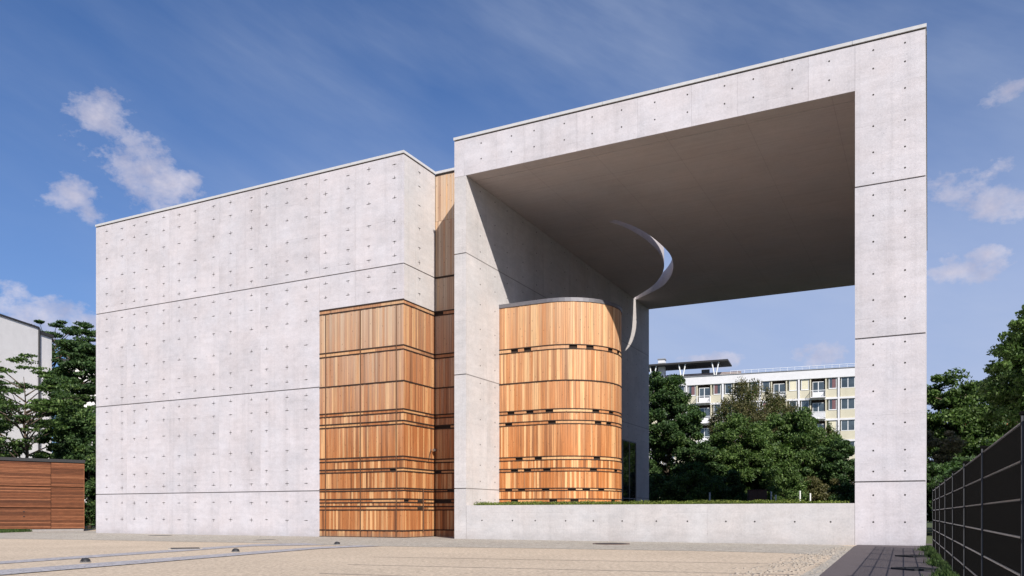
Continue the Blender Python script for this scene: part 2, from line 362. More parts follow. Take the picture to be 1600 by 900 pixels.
# band of cobbles along the building
cob = [(-40, 39.5), (-27.5, 33.5), (-23, 31.6), (-18.46, 29.49), (-14.27, 28.05), (-10.23, 26.14), (-7.22, 24.9), (-5.4, 23.6), (-3.53, 22.55), (0.6, 21.2), (4.62, 19.66),
       (6.2, 18.7), (6.9, 17.6), (6.3, 16.2), (5.2, 13.9), (4.2, 11.9), (3.0, 8.5), (1.0, 3.0), (-0.5, -4), (0.4, -4), (1.6, 2.0), (4.5, 11.86), (9.28, 22.12), (9.5, 26), (-2, 32), (-22, 43.0), (-30, 46)]
tag(MB().poly(cob, 0.008).build('cobble_band', 'cobble'), kind='structure')
def band(pts0, pts1): return [*pts0, *reversed(pts1)]
tag(MB().poly(band([(-13.0, 5.5), (-9.6, 15.34), (-8.55, 19.9), (-7.61, 23.96), (-6.3, 24.9)], [(-12.4, 5.2), (-9.11, 14.56), (-8.1, 18.5), (-7.16, 22.55), (-5.3, 23.5)]), 0.012).build('paving_strip', 'strip'), kind='structure')
tag(MB().poly(band([(-11.6, 3.5), (-8.09, 12.92), (-6.6, 17.6), (-5.19, 22.12), (-4.32, 23.0)], [(-10.9, 3.1), (-7.42, 11.86), (-6.1, 16.6), (-4.91, 20.91), (-3.6, 22.6)]), 0.016).build('paving_strip', 'strip'), kind='structure')
asph = [(9.24, 22.12), (8.4, 20.3), (4.47, 11.86), (1.0, 4.2), (-2.2, -2.8), (7, -6), (12.5, 23.6), (11.5, 26.5)]
tag(MB().poly(asph, 0.020).build('asphalt_path', 'asphalt'), kind='structure')
# thin joint lines in the gravel
ln = MB()
def gline(p, q, wd, z=0.0205):
    d = Vector((q[0]-p[0], q[1]-p[1])).normalized(); nx, ny = -d.y*wd/2, d.x*wd/2
    ln.poly([(p[0]-nx, p[1]-ny), (q[0]-nx, q[1]-ny), (q[0]+nx, q[1]+ny), (p[0]+nx, p[1]+ny)][::1], z)
for off in (0.0, 2.55, 4.7):
    p = (-2.9, 17.0 - off); q = (5.6 - off * .5, 14.4 - off * .95); gline(p, q, 0.05, 0.0085)
tag(ln.build('gravel_joint', 'line'), kind='structure')
# loose edge stones beside the asphalt
st = MB()
for i in range(900):
    tt = random.random(); w_ = random.gauss(0, 1) * .16 - .30
    x = 9.24 + (4.47 - 9.24) * tt * 1.1; y = 22.12 + (11.86 - 22.12) * tt * 1.1
    x += w_ * 2.0 * (0.4 + tt); r = random.uniform(.02, .045); a = random.random() * 3
    st.obox((x, y), a, r * 1.5, r, 0.0, 0.010 + random.uniform(.0, .008))
tag(st.build('edge_stones', 'stone'), kind='stuff', label='scattered pale edge stones along the rim of the dark asphalt path', cat='stones')
# grass patch by the shed
def blades(name, area, n, h, m, label, cat, z0=0.0, wd=0.012):
    v = np.zeros((n, 3, 3)); pts = np.array([area() for _ in range(n)]); ang = rng.random(n) * 6.28
    hh = h * (0.5 + rng.random(n)); ln_ = (rng.random((n, 2)) - .5) * h * .9
    v[:, 0, 0] = pts[:, 0] - np.cos(ang) * wd; v[:, 0, 1] = pts[:, 1] - np.sin(ang) * wd; v[:, 1, 0] = pts[:, 0] + np.cos(ang) * wd; v[:, 1, 1] = pts[:, 1] + np.sin(ang) * wd
    v[:, 2, 0] = pts[:, 0] + ln_[:, 0]; v[:, 2, 1] = pts[:, 1] + ln_[:, 1]; v[:, :, 2] = z0; v[:, 2, 2] = z0 + hh
    me = bpy.data.meshes.new(name); me.from_pydata(v.reshape(-1, 3).tolist(), [], [(3*i, 3*i+1, 3*i+2) for i in range(n)]); me.materials.append(M[m])
    o = bpy.data.objects.new(name, me); COL.objects.link(o); return tag(o, label, cat, kind='stuff')

# manholes and ground domes
def disc(name, x, y, r, m, label, cat, group=None, square=False):
    o = MB()
    if square: o.obox((x, y), 0.4, 2*r, 2*r, 0.0, 0.024)
    else: o.prism([(x + r*math.cos(i*math.pi/12), y + r*math.sin(i*math.pi/12)) for i in range(24)], 0.0, 0.024)
    root = empty(name, (0, 0, 0), 0, label, cat, group)
    o.build('frame', m, root)
    i2 = MB()
    if square: i2.obox((x, y), 0.4, 1.7*r, 1.7*r, 0.02, 0.03)
    else: i2.prism([(x + r*.82*math.cos(i*math.pi/12), y + r*.82*math.sin(i*math.pi/12)) for i in range(24)], 0.02, 0.03)
    i2.build('lid', 'rust' if m == 'iron' else 'iron', root)
    return root
disc('manhole_cover', -14.14, 32.86, .55, 'stone', 'flat manhole cover on grey cobbles near the slatted shed', 'manhole cover', 'manhole covers in the paving')
disc('manhole_cover', -8.2, 20.54, .40, 'stone', 'square pale manhole cover in tan gravel left of the paving strips', 'manhole cover', 'manhole covers in the paving', True)
disc('manhole_cover', -8.25, 27.39, .40, 'stone', 'round manhole cover close to the foot of the white concrete cube', 'manhole cover', 'manhole covers in the paving')
disc('manhole_cover', 2.94, 24.21, .55, 'rust', 'brownish round manhole cover on cobbles before the low concrete wall', 'manhole cover', 'manhole covers in the paving')
def dome_light(x, y, label):
    root = empty('ground_dome_light', (x, y, 0.0), 0, label, 'ground light', 'dark dome lights set in the gravel')
    m = MB(); k = 16
    prof = [(0.085, 0.0), (0.085, 0.02), (0.078, 0.035), (0.062, 0.052), (0.038, 0.064), (0.0, 0.068)]
    m.prism([(0.097*math.cos(i*2*math.pi/k), 0.097*math.sin(i*2*math.pi/k)) for i in range(k)], 0.0, 0.022).build('base_ring', 'rod', root)
    d = MB()
    for r, z in prof[:-1]: d.v += [(r*math.cos(i*2*math.pi/k), r*math.sin(i*2*math.pi/k), z + .02) for i in range(k)]
    for j in range(len(prof) - 2):
        for i in range(k): d.f.append((j*k+i, j*k+(i+1) % k, (j+1)*k+(i+1) % k, (j+1)*k+i))
    d.v.append((0, 0, .084)); t_ = len(d.v) - 1; b_ = (len(prof) - 2) * k
    for i in range(k): d.f.append((b_ + i, b_ + (i+1) % k, t_))
    d.build('dome', 'iron', root, True)
    s = MB()
    for i in range(6):
        a = i * math.pi / 3
        s.tube((0.09*math.cos(a), 0.09*math.sin(a), .02), (0.03*math.cos(a), 0.03*math.sin(a), .09), .005, k=5)
    s.build('guard_ribs', 'rod', root)
dome_light(-7.89, 15.13, 'dark dome light in the gravel, nearest of the three to the viewer')
dome_light(-6.53, 19.33, 'dark dome light between the two pale paving strips, middle of the three')
dome_light(-5.12, 23.96, 'dark dome light farthest back, close to the timber corner of the cube')

def drain(x, y, label):                    # drain grates sunk in the asphalt
    root = empty('drain_grate', (x, y, 0.02), 0.35, label, 'drain', 'drain grates in the asphalt path')
    MB().box(-.22, .22, -.03, .0, 0, .03).box(-.22, .22, .41, .44, 0, .03).box(-.25, -.22, -.03, .44, 0, .03).box(.22, .25, -.03, .44, 0, .03).build('frame', 'iron', root)
    for i in range(6):
        bm_ = MB().box(-.20 + i*.072, -.165 + i*.072, 0.0, .41, 0, .022); bm_.build('bar', 'iron', root)
drain(8.31, 16.6, 'black drain grate in the dark asphalt, the farther of the two')
drain(6.42, 12.7, 'black drain grate in the dark asphalt, the nearer of the two')

# ------------------------------------------------------------ board cladding
def collect_boards(faces, tiers, wmin=.065, wmax=.125):
    """faces: list of (path(s)->(x,y,ang), s0, s1, [tiers])"""
    out = []
    for path, s0, s1, tr, weight in faces:
        for (z1, z0) in tr:
            s = s0
            while s < s1 - .02:
                wd = random.uniform(wmin, wmax)
                if s1 - s - wd < .05: wd = s1 - s
                x, y, a = path(s + wd/2)
                out.append((x, y, a, wd, z0, z1, (z1 - z0) * weight)); s += wd
    return out
def place_boards(root, boards, m, limit=296):
    boards = sorted(boards, key=lambda b: -b[6])
    me = unit_box('board', m); rest = MB()
    for i, (x, y, a, wd, z0, z1, _) in enumerate(boards):
        prd = random.uniform(-.004, .008)
        nx, ny = math.sin(a), -math.cos(a)     # outward
        if i < limit: inst('board', me, root, (x + nx*prd, y + ny*prd, z0), a, (wd - .006, .034, z1 - z0))
        else: rest.obox((x + nx*prd, y + ny*prd), a, wd - .006, .034, z0, z1)
    if rest.v: tag(rest.build('narrow_boards', m, root), kind='stuff')
def tier_list(zt, zb):
    """clear heights between the bands from zt down to zb"""
    out = []; top = zt
    for t1, t0, k in BANDS:
        if t1 >= zt: top = min(top, t0 - .0); continue
        if t1 < zb: break
        out.append((top, t1)); top = t0
    if top > zb: out.append((top, zb))
    return out

# ================================================================ THE CLOSED CUBE
hall = empty('concrete_cube_building', ORG, ROT, 'windowless pale concrete cube with cross-shaped anchor marks and a timber clad corner', 'building')
A0, A1 = -19.49, -2.19
core = MB().box(A0 + .03, -6.19, .03, 18, 0, 14.27).box(-6.19, A1 - .03, .03, 2.2, 8.93, 14.27).box(-6.19, A1 - .06, 2.2, 18, 0, 14.27).build('wall_core', 'core', hall)
MB().box(-6.19, A1 - .055, .055, 2.2, 0, 8.93).box(-2.245, -.01, 2.22, 3.0, 0, 14.22).build('cladding_backing', 'backing', hall)
VJ = [A0, -17.37, -14.63, -11.61, -9.27, -6.19, -4.43, A1]
ZL = [0, *JZ, 14.265]
for i in range(len(VJ) - 1):
    for j in range(4):
        z0, z1 = ZL[j], ZL[j+1]
        if VJ[i] >= -6.2:
            if j < 2: continue
            z0 = max(z0, 8.89)
        z0 += .02 if j else 0; z1 -= .02 if j < 3 else 0
        e = .0035; e0 = .008 if VJ[i] == -6.19 else e; e1 = .008 if VJ[i+1] == -6.19 else e
        last = (i == len(VJ) - 2)
        MB().box(VJ[i] + (e0 if i else 0), VJ[i+1] - (e1 if not last else 0), 0, .045, z0, z1).build('wall_panel', 'conc', hall)
for (b0, b1) in ((.045, .80), (.80, 2.17)):
    for z0, z1 in ((8.89, 10.20), (10.24, 14.265)):
        MB().box(A1 - .045, A1, b0 + .003, b1 - .003, z0, z1).build('wall_panel', 'conc2', hall)
# left and rear skins
MB().box(A0, A0 + .03, .046, 18, 0, 14.265).build('side_wall', 'conc', hall)
MB().box(A0, 0, 18.0, 18.04, 0, 14.265).build('rear_wall', 'conc', hall)
MB().box(A0 + .3, A1 - .3, .3, 17.7, 14.27, 14.30).build('roof', 'greyroof', hall)
# copings (sections with joints) over a dark gap
def coping(root, x0, x1, y0, y1, z, along, step=2.6, m='cap'):
    d0, d1 = (x0, x1) if along == 'x' else (y0, y1)
    n = max(1, round((d1 - d0) / step)); h = (d1 - d0) / n
    for i in range(n):
        p, q = d0 + i*h + .004, d0 + (i+1)*h - .004
        b = MB().box(p, q, y0, y1, z, z + .095) if along == 'x' else MB().box(x0, x1, p, q, z, z + .095)
        b.build('coping_section', m, root)
MB().box(A0 + .02, A1 - .02, .02, .30, 14.265, 14.31).box(A1 - .30, A1 - .02, .30, 17.9, 14.266, 14.31).box(A0 + .02, A0 + .3, .3, 17.9, 14.266, 14.31).build('coping_gap', 'joint', hall)
coping(hall, A0 - .03, A1 + .03, -.03, .34, 14.312, 'x')
coping(hall, A1 - .34, A1 + .03, .345, 2.16, 14.312, 'y')
coping(hall, A0 - .03, A0 + .34, .345, 17.9, 14.312, 'y')
coping(hall, A1 + .031, -.005, 2.12, 2.5, 14.300, 'x')
MB().box(A1, -.006, 2.17, 2.45, 14.25, 14.30).build('coping_gap', 'joint', hall)
# anchor marks
TIES = [-18.73, -17.68, -16.86, -16.06, -14.95, -13.99, -13.01, -11.91, -10.93, -9.76, -8.93, -7.84, -6.85, -5.87, -4.77, -3.78, -2.6]
FR = [.07, .205, .385, .60, .785, .925]
rows = []
for z1, z0 in ((14.26, 10.22), (10.22, 5.89), (5.89, 1.81)): rows += [z1 - (z1 - z0) * f for f in FR]
rows += [1.40, .66]
tm = MB()
def cross(m, axis, c, z, off, kind):
    hw, vh = .105, .085
    L_ = hw * random.uniform(.75, 1.05)
    def seg(u0, u1, z0, z1, o=.004):
        if axis == 'x': m.box(c + u0, c + u1, off - o, off + .01, z0, z1)
        else: m.box(off - .01, off + o, c + u0, c + u1, z0, z1)
    seg(-L_, -.028, z - .008, z + .009); seg(.028, L_ * random.uniform(.7, 1), z - .008, z + .009); seg(-.020, .020, z - .018, z + .018, .006)
    up = kind in (0, 2); dn = kind in (1, 2)
    if up: seg(-.007, .007, z + .022, z + vh)
    if dn: seg(-.007, .007, z - vh, z - .022)
for a in TIES:
    for z in rows:
        if a > -6.19 and z < 9.0: continue
        cross(tm, 'x', a, z + random.gauss(0, .015), 0.0, random.choice([0, 0, 1, 1, 2, 3]))
        
for z in rows:
    if z > 9.0: cross(tm, 'y', 1.05, z, A1, random.choice([1, 2, 3]))
tag(tm.build('anchor_marks', 'tie', hall), kind='stuff')
# timber corner
front = lambda s: (-6.19 + s, .022, 0.0)
side = lambda s: (A1 - .022, .022 + s, R(90))
rec = lambda s: (A1 + s, 2.19, 0.0)
TL = tier_list(8.86, 0.0)
place_boards(hall, collect_boards([(front, .004, 4.0 - .022, TL, 1)], None), 'wood_f', 135)
place_boards(hall, collect_boards([(side, .004, 2.165, TL, 1.1)], None), 'wood', 75)
place_boards(hall, collect_boards([(rec, .0, 2.18, TL + [(14.24, 12.45), (12.44, 10.26), (10.18, 8.90)], .8)], None), 'wood_f', 85)
def bandset(root, segs, bands, slot=0.0, name='ledge'):
    """segs: straight runs (axis, c0, c1, off, sign). ledges proud of the boards, a batten row between them"""
    me_l = unit_box('ledge', 'ledge'); me_b = unit_box('batten', 'wood')
    for path, L_ in segs:
        x, y, a = path(L_ / 2); nx, ny = math.sin(a), -math.cos(a)
        for z1, z0, k in bands:
            zz = [z1 - .032, z0 - .020] if k == 2 else [z0 - .006]
            for z in zz: inst('ledge', me_l, root, (x + nx*.016, y + ny*.016, z), a, (L_, .06, .046 if k == 2 else .050))
            if k == 2:
                n = max(1, int(L_ / 1.3)); u = 0.0
                while u < L_ - .05:
                    wd = random.uniform(.5, 1.5); wd = min(wd, L_ - u)
                    gap = random.random() < slot
                    if not gap:
                        px, py, pa = path(u + wd/2)
                        inst('batten', me_b, root, (px, py, z0 + .026), a, (wd - .008, .03, z1 - z0 - .058))
                        u += wd
                    else: u += random.uniform(.25, .4)
bandset(hall, [(front, 4.0 - .02), (side, 2.165)], BANDS, 0.06)
bandset(hall, [(rec, 2.185)], [b for b in BANDS] + [(10.245, 10.19, 1)], 0.3)
for a in (-5.87, -4.19, -2.53): MB().box(a - .013, a + .013, -.006, .022, 0.02, 8.7).build('vertical_batten', 'batt', hall)
MB().box(-6.192, A1, -.004, .05, 0.0, .03).box(A1 - .05, A1 + .004, .05, 2.165, 0, .03).build('foot_rail', 'ledge', hall)
# pipe, lantern, letter slots on the side face
MB().tube((A1 + .03, 1.28, .22), (A1 + .03, 1.28, 1.86), .022).build('downpipe', 'batt', hall)
wl = MB().tube((A1 - .01, 1.85, 3.30), (A1 + .10, 1.70, 3.42), .012).tube((A1 + .10, 1.70, 3.42), (A1 + .06, 1.64, 3.05), .012).build('wall_lamp', 'iron', hall)
MB().box(A1 + .06, A1 + .16, 1.92, 2.04, 3.36, 3.45).tube((A1 - .01, 1.85, 3.40), (A1 + .10, 1.96, 3.41), .01).build('lamp_head', 'rod', wl)
for z in (1.42, 1.14): MB().box(A1 - .02, A1 + .004, .95, 1.25, z - .05, z + .05).build('dark_slot', 'backing', hall)

# ================================================================ THE PORTAL
D = 21.47; TOP = 14.265; SOF = 12.98; PA = 13.31; PB = 15.11
portal = empty('concrete_portal_frame', ORG, ROT, 'huge open concrete portal with a sickle-shaped slot cut through its flat ceiling', 'portal')
MB().box(.02, .47, .03, D, 0, SOF).build('left_wall_core', 'core', portal)
MB().box(PA + .01, PB - .03, .03, D, 0, TOP).build('right_wall_core', 'core', portal)
def hp(name, m, *bx): return MB().box(*bx).build(name, m, portal)
ZP = [0, *JZ, SOF - .008]
for j in range(4):
    z0 = ZP[j] + (.018 if j else 0); z1 = ZP[j+1] - (.018 if j < 3 else 0)
    hp('wall_panel', 'conc2', 0, .48, 0, .04, z0, z1)                      # narrow end of the left wall
    hp('wall_panel', 'conc2', 0, .03, .044, D, z0, z1)                      # its outer face
    bj = [.044, 1.55, 3.9, 6.6, 9.4, 12.2, 14.9, D]
    for b0, b1 in zip(bj[:-1], bj[1:]):
        hp('wall_panel', 'conc2', .45, .48, b0 + .003, b1 - .003, z0, z1)   # inner face
for j in range(4):
    zz = [0, *JZ, TOP]
    z0 = zz[j] + (.02 if j else 0); z1 = zz[j+1] - (.02 if j < 3 else 0)
    hp('wall_panel', 'conc', PA + (.003 if j == 3 else 0), PB, 0, .045, z0, z1)
    hp('wall_panel', 'conc', PA, PA + .03, .048, D, z0, min(z1, SOF - .01))
    hp('wall_panel', 'conc', PB - .03, PB, .048, D, z0, z1)
FJ = [0, .40, 1.72, 2.78, 4.75, 6.85, 8.6, 10.0, 12.05, PA]
for i in range(len(FJ) - 1):
    hp('fascia_panel', 'conc', FJ[i] + (.002 if i else 0), FJ[i+1] - .002, 0, .045, SOF, TOP)
# roof slab with the sickle slot
inner = [(3.38, 6.70), (3.73, 7.44), (3.98, 8.64), (4.11, 10.01), (4.08, 11.55), (3.88, 12.94), (3.55, 14.1), (2.97, 15.4), (2.08, 16.86), (0.49, 18.65)]
outer = [(3.72, 6.60), (4.10, 7.49), (4.37, 8.7), (4.49, 10.19), (4.48, 11.84), (4.27, 13.14), (3.92, 14.42), (3.32, 15.85), (2.35, 17.35), (0.49, 19.0)]
def smooth_curve(p, n=4):
    out = []
    for i in range(len(p) - 1):
        p0 = Vector(p[max(i-1, 0)]); p1 = Vector(p[i]); p2 = Vector(p[i+1]); p3 = Vector(p[min(i+2, len(p)-1)])
        for k in range(n):
            t = k / n; out.append(tuple(.5*((2*p1) + (p2-p0)*t + (2*p0-5*p1+4*p2-p3)*t*t + (3*p1-p0-3*p2+p3)*t**3)))
    out.append(tuple(p[-1])); return out
hole = smooth_curve(inner) + smooth_curve(outer)[::-1]
RZ = SOF + 0.72                            # top of the slab; the fascia stands higher as a parapet
BJ = 0.60
def slab(name, outline, holes, z0, z1, m, m2):
    loops = [[Vector((p[0], p[1], 0)) for p in outline]] + [[Vector((p[0], p[1], 0)) for p in h] for h in holes]
    flat = [p for l in loops for p in l]; tri = geometry.tessellate_polygon(loops); n = len(flat)
    v = [(p.x, p.y, z0) for p in flat] + [(p.x, p.y, z1) for p in flat]; f = []
    for a, b, c in tri:
        nz = (flat[b]-flat[a]).cross(flat[c]-flat[a]).z
        if nz > 0: a, c = c, a
        f.append((a, b, c)); f.append((c+n, b+n, a+n))
    st_ = 0
    for l in loops:
        k = len(l)
        for i in range(k):
            a, b = st_+i, st_+(i+1) % k; f.append((a, b, b+n, a+n))
        st_ += k
    me = bpy.data.meshes.new(name); me.from_pydata(v, [], f); me.materials.append(M[m]); me.materials.append(M[m2]); me.update()
    for p in me.polygons:
        if abs(p.normal.z) < .5: p.material_index = 1
    bm = bmesh.new(); bm.from_mesh(me); bmesh.ops.recalc_face_normals(bm, faces=bm.faces); bm.to_mesh(me); bm.free()
    o = bpy.data.objects.new(name, me); COL.objects.link(o); o.parent = portal; return o
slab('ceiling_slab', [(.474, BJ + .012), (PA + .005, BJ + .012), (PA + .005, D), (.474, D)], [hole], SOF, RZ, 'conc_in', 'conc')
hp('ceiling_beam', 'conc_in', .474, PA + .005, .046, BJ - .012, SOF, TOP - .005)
hp('roof_upstand', 'conc', .02, .40, .6, D, SOF, TOP); hp('roof_upstand', 'conc', .40, PA, D - .4, D, RZ, TOP)
hp('coping_gap', 'joint', .02, PB - .02, .02, .35, TOP, TOP + .045)
hp('coping_gap', 'joint', PB - .35, PB - .02, .35, D - .02, TOP + .001, TOP + .045); hp('coping_gap', 'joint', .02, .35, .35, D - .02, TOP + .001, TOP + .045)
coping(portal, -.03, PB + .03, -.03, .38, TOP + .047, 'x', 1.9)
coping(portal, PB - .38, PB + .03, .385, D, TOP + .047, 'y')
coping(portal, -.03, .38, .385, D, TOP + .047, 'y')
# tie holes: shallow dark plugs
th = MB()
def plug(axis, c, z, off, r=.026):
    k = 8
    if axis == 'x':
        n = len(th.v); th.v += [(c + r*math.cos(i*math.pi/4), off - .003, z + r*math.sin(i*math.pi/4)) for i in range(k)] + [(c + r*math.cos(i*math.pi/4), off + .01, z + r*math.sin(i*math.pi/4)) for i in range(k)]
    else:
        n = len(th.v); th.v += [(off + .003, c + r*math.cos(i*math.pi/4), z + r*math.sin(i*math.pi/4)) for i in range(k)] + [(off - .01, c + r*math.cos(i*math.pi/4), z + r*math.sin(i*math.pi/4)) for i in range(k)]
    th.f.append(tuple(range(n, n+k)))
    for i in range(k): th.f.append((n+i, n+(i+1) % k, n+k+(i+1) % k, n+k+i))
for a in (1.1, 2.3, 3.17, 4.29, 5.29, 6.31, 7.42, 8.47, 9.62, 10.48, 11.6, 12.62):
    plug('x', a, 14.0, 0.0); plug('x', a, 13.45, 0.0)
PZ = [14.02, 13.5, 12.76, 11.87, 11.13, 10.54, 9.92, 9.34, 8.6, 7.69, 6.95, 6.35, 5.7, 5.11, 4.37, 3.45, 2.69, 2.1, 1.43, 0.67]
for a in (13.79, 14.6):
    for z in PZ: plug('x', a, z, 0.0)
for b in (1.04, 2.19, 3.2, 4.6, 5.9, 7.4, 8.9, 10.3, 11.7, 13.2, 14.6, 16.1, 17.6, 19.1, 20.5):
    for z in PZ[2:]:
        if b > 16.4 and z < 4.9: continue
        plug('y', b, z, .48)
tag(th.build('tie_holes', 'tie', portal), kind='stuff')
# tall glazed opening at the far end of the left wall
win = MB()
for (b0, b1, z0, z1) in ((16.66, 16.72, 1.2, 4.92), (18.92, 18.98, 1.2, 4.92), (17.80, 17.85, 1.2, 4.88), (16.72, 18.92, 4.86, 4.92), (16.72, 18.92, 1.72, 1.77)):
    win.box(.484, .53, b0, b1, z0, z1)
wf = win.build('window', 'greyroof', portal)
for b0, b1 in ((16.72, 17.80), (17.85, 18.92)):
    for z0, z1 in ((1.77, 4.86), (1.2, 1.72)): MB().box(.483, .50, b0, b1, z0, z1).build('pane', 'glassd', wf)

# ================================================================ LOW WALL, PLANTS, TERRACE
lw = empty('low_concrete_wall', ORG, ROT, 'low white concrete parapet wall closing the foot of the portal', 'wall')
LJ = [.492, 2.75, 5.9, 9.1, PA - .006]
for i in range(4):
    MB().box(LJ[i] + .0015, LJ[i+1] - .0015, .002, .30, 0, 1.205).build('wall_panel', 'conc2', lw)
th = MB()
for a in (1.13, 2.34, 3.21, 4.34, 5.33, 6.33, 7.47, 8.47, 9.66, 10.52, 11.67, 12.66): plug('x', a, .67, .002)
tag(th.build('tie_holes', 'tie', lw), kind='stuff')
ter = MB().box(.49, PA - .01, .31, D, 0.0, 1.13).build('terrace', 'terrace'); ter.location = ORG; ter.rotation_euler = (0, 0, ROT); tag(ter, kind='structure')

def leaves_mesh(name, P, size, m, up=0.3, seed=0, smooth=False):
    r = np.random.default_rng(seed); n = len(P)
    N = r.normal(size=(n, 3)); N[:, 2] = N[:, 2] + up; N /= np.linalg.norm(N, axis=1, keepdims=True)
    T = np.cross(N, r.normal(size=(n, 3))); T /= np.linalg.norm(T, axis=1, keepdims=True) + 1e-9
    B = np.cross(N, T); s = (size * (0.6 + 0.8 * r.random(n)))[:, None]
    v = np.stack([P - T*s, P + B*s*.5, P + T*s, P - B*s*.5], 1).reshape(-1, 3)
    me = bpy.data.meshes.new(name); me.vertices.add(4*n); me.loops.add(4*n); me.polygons.add(n)
    me.vertices.foreach_set('co', v.ravel().astype(np.float32)); me.loops.foreach_set('vertex_index', np.arange(4*n, dtype=np.int32))
    me.polygons.foreach_set('loop_start', np.arange(0, 4*n, 4, dtype=np.int32)); me.polygons.foreach_set('loop_total', np.full(n, 4, dtype=np.int32))
    me.update(calc_edges=True); me.materials.append(M[m]); return me
n = 26000
u = rng.random(n)
P = np.stack([.70 + u * 12.45, .12 + rng.random(n) * .55, 1.205 + np.minimum(np.abs(rng.normal(0, .05, n)), .12) * (1 + .18*np.sin(u*60)*np.sin(u*23)) * np.where(u > .9, 0.7, 1)], 1)
me = leaves_mesh('low_planting', P, .022, 'hedge', .4, 5)
hd = bpy.data.objects.new('low_planting', me); COL.objects.link(hd); hd.location = ORG; hd.rotation_euler = (0, 0, ROT)
tag(hd, 'strip of short yellow-green plants along the top of the low concrete wall', 'plants', kind='stuff')

# ================================================================ THE TIMBER TOWER
tower = empty('round_timber_tower', ORG, ROT, 'round-ended timber clad tower with grey metal cap standing inside the portal', 'tower')
TA, TB, TR, T0 = 2.38, 4.69, 2.15, 1.13
FL = TA - .484
def tpath(s, r=TR):
    if s < FL: return (.484 + s, TB - r, 0.0)
    s -= FL; arc = math.pi * TR
    if s < arc:
        th_ = s / TR; return (TA + r*math.sin(th_), TB - r*math.cos(th_), th_)
    s -= arc; return (TA - s, TB + r, math.pi)
tot = FL + math.pi*TR + FL
def ring(r, n=40):
    return [(.484, TB - r), *[(TA + r*math.sin(math.pi*i/n), TB - r*math.cos(math.pi*i/n)) for i in range(n+1)], (.484, TB + r)]
MB().prism(ring(TR - .045), T0, 8.78).build('tower_core', 'backing', tower)
vis = FL + TR*R(125)
TT = tier_list(8.86, T0); TT[0] = (8.77, TT[0][1]) if TT[0][0] > 8.7 else TT[0]
TT[0] = (8.78, 7.20)
place_boards(tower, collect_boards([(tpath, 0, vis, TT, 1.0), (tpath, vis, tot, TT, .3)], None, .06, .105), 'wood_t')
def curved_strip(mb, s0, s1, r0, r1, z0, z1):
    n = max(1, int((s1 - s0) / .22)); k = len(mb.v)
    for i in range(n + 1):
        s = s0 + (s1 - s0) * i / n
        for r in (r1, r0):
            x, y, a = tpath(s, r)
            mb.v += [(x, y, z0), (x, y, z1)]
    for i in range(n):
        a = k + 4*i; b = a + 4
        mb.f += [(a, b, b+1, a+1), (a+2, a+3, b+3, b+2), (a+1, b+1, b+3, a+3), (a, a+2, b+2, b)]
    mb.f += [(k, k+1, k+3, k+2), (k+4*n, k+4*n+2, k+4*n+3, k+4*n+1)]
    return mb
for z1, z0, k in BANDS[1:]:
    if z1 < 1.3: continue
    for z, h in ([(z1 - .028, .034), (z0 - .014, .034)] if k == 2 else [(z0, .044)]):
        curved_strip(MB(), 0, tot, TR - .05, TR + .018, z, z + h).build('ledge', 'ledge', tower)
    if k == 2:
        s = 0.0
        while s < tot - .05:
            L_ = min(random.choice([.25, .35, .5, .7, 1.5]), tot - s)
            curved_strip(MB(), s + .003, s + L_ - .003, TR - .03, TR + .002, z0 + .021, z1 - .029).build('batten', 'wood_t', tower)
            s += L_
            if random.random() < .75: s += .30          # open slot
curved_strip(MB(), 0, tot, TR - .12, TR + .03, 8.79, 8.93).build('metal_cap', 'capt', tower)
MB().prism(ring(TR - .13), 8.78, 8.86).build('cap_roof', 'capt', tower)

# ================================================================ FENCE
fd = Vector((.478, 1)).normalized(); fx = lambda Y: 0.738 + .478*Y
frot = math.atan2(fd.y, fd.x)
fence = empty('wire_mesh_fence', (fx(0) + .054, -.026, 0), frot, 'long black double-wire mesh fence with narrow posts running beside the asphalt path', 'fence')
STEP = 2.1 * 1.10838; u0 = 7.57 * 1.10838
pm = MB().box(-.03, .03, -.01, .072, 0, 1.51); pmesh = bpy.data.meshes.new('post'); pmesh.from_pydata(pm.v, [], pm.f); pmesh.materials.append(M['fence'])
cm = MB().box(-.036, .036, -.016, .078, 1.51, 1.528); cmesh = bpy.data.meshes.new('post_cap'); cmesh.from_pydata(cm.v, [], cm.f); cmesh.materials.append(M['fence'])
fm = MB().box(-.034, -.0302, .062, .0745, 0.02, 1.50); fmesh = bpy.data.meshes.new('post_lit_edge'); fmesh.from_pydata(fm.v, [], fm.f); fmesh.materials.append(M['edge'])  # thin strip added to the post for its painted lit edge
rm = MB()
rm.tube((.035, .054, 0), (STEP - .035, .054, 0), .008, k=5); rodmesh = bpy.data.meshes.new('rod'); rodmesh.from_pydata(rm.v, [], rm.f); rodmesh.materials.append(M['rod'])
vm_ = MB(); nv = 56
for i in range(nv):
    x = .045 + (STEP - .09) * i / (nv - 1); vm_.box(x - .003, x + .003, .042, .048, .03, 1.475)
vmesh = bpy.data.meshes.new('wire_infill'); vmesh.from_pydata(vm_.v, [], vm_.f); vmesh.materials.append(M['fence'])
FY = [.15, 2.5, 5.02, 7.57, 9.8, 12.05, 14.25, 16.35, 18.35, 20.15]
for k, y_ in enumerate(FY):
    u = y_ * 1.10838
    p = inst('post', pmesh, fence, (u, 0, 0)); inst('post_cap', cmesh, p, (0, 0, 0)); inst('post_lit_edge', fmesh, p, (0, 0, 0))
    if k < len(FY) - 1:
        sx = (FY[k+1] - y_) * 1.10838 / STEP
        for z in (1.47, 1.23, .99, .75, .51, .27, .05): inst('rod', rodmesh, fence, (u, 0, z), 0, (sx, 1, 1))
        tag(inst('wire_infill', vmesh, fence, (u, 0, 0), 0, (sx, 1, 1)), kind='stuff')
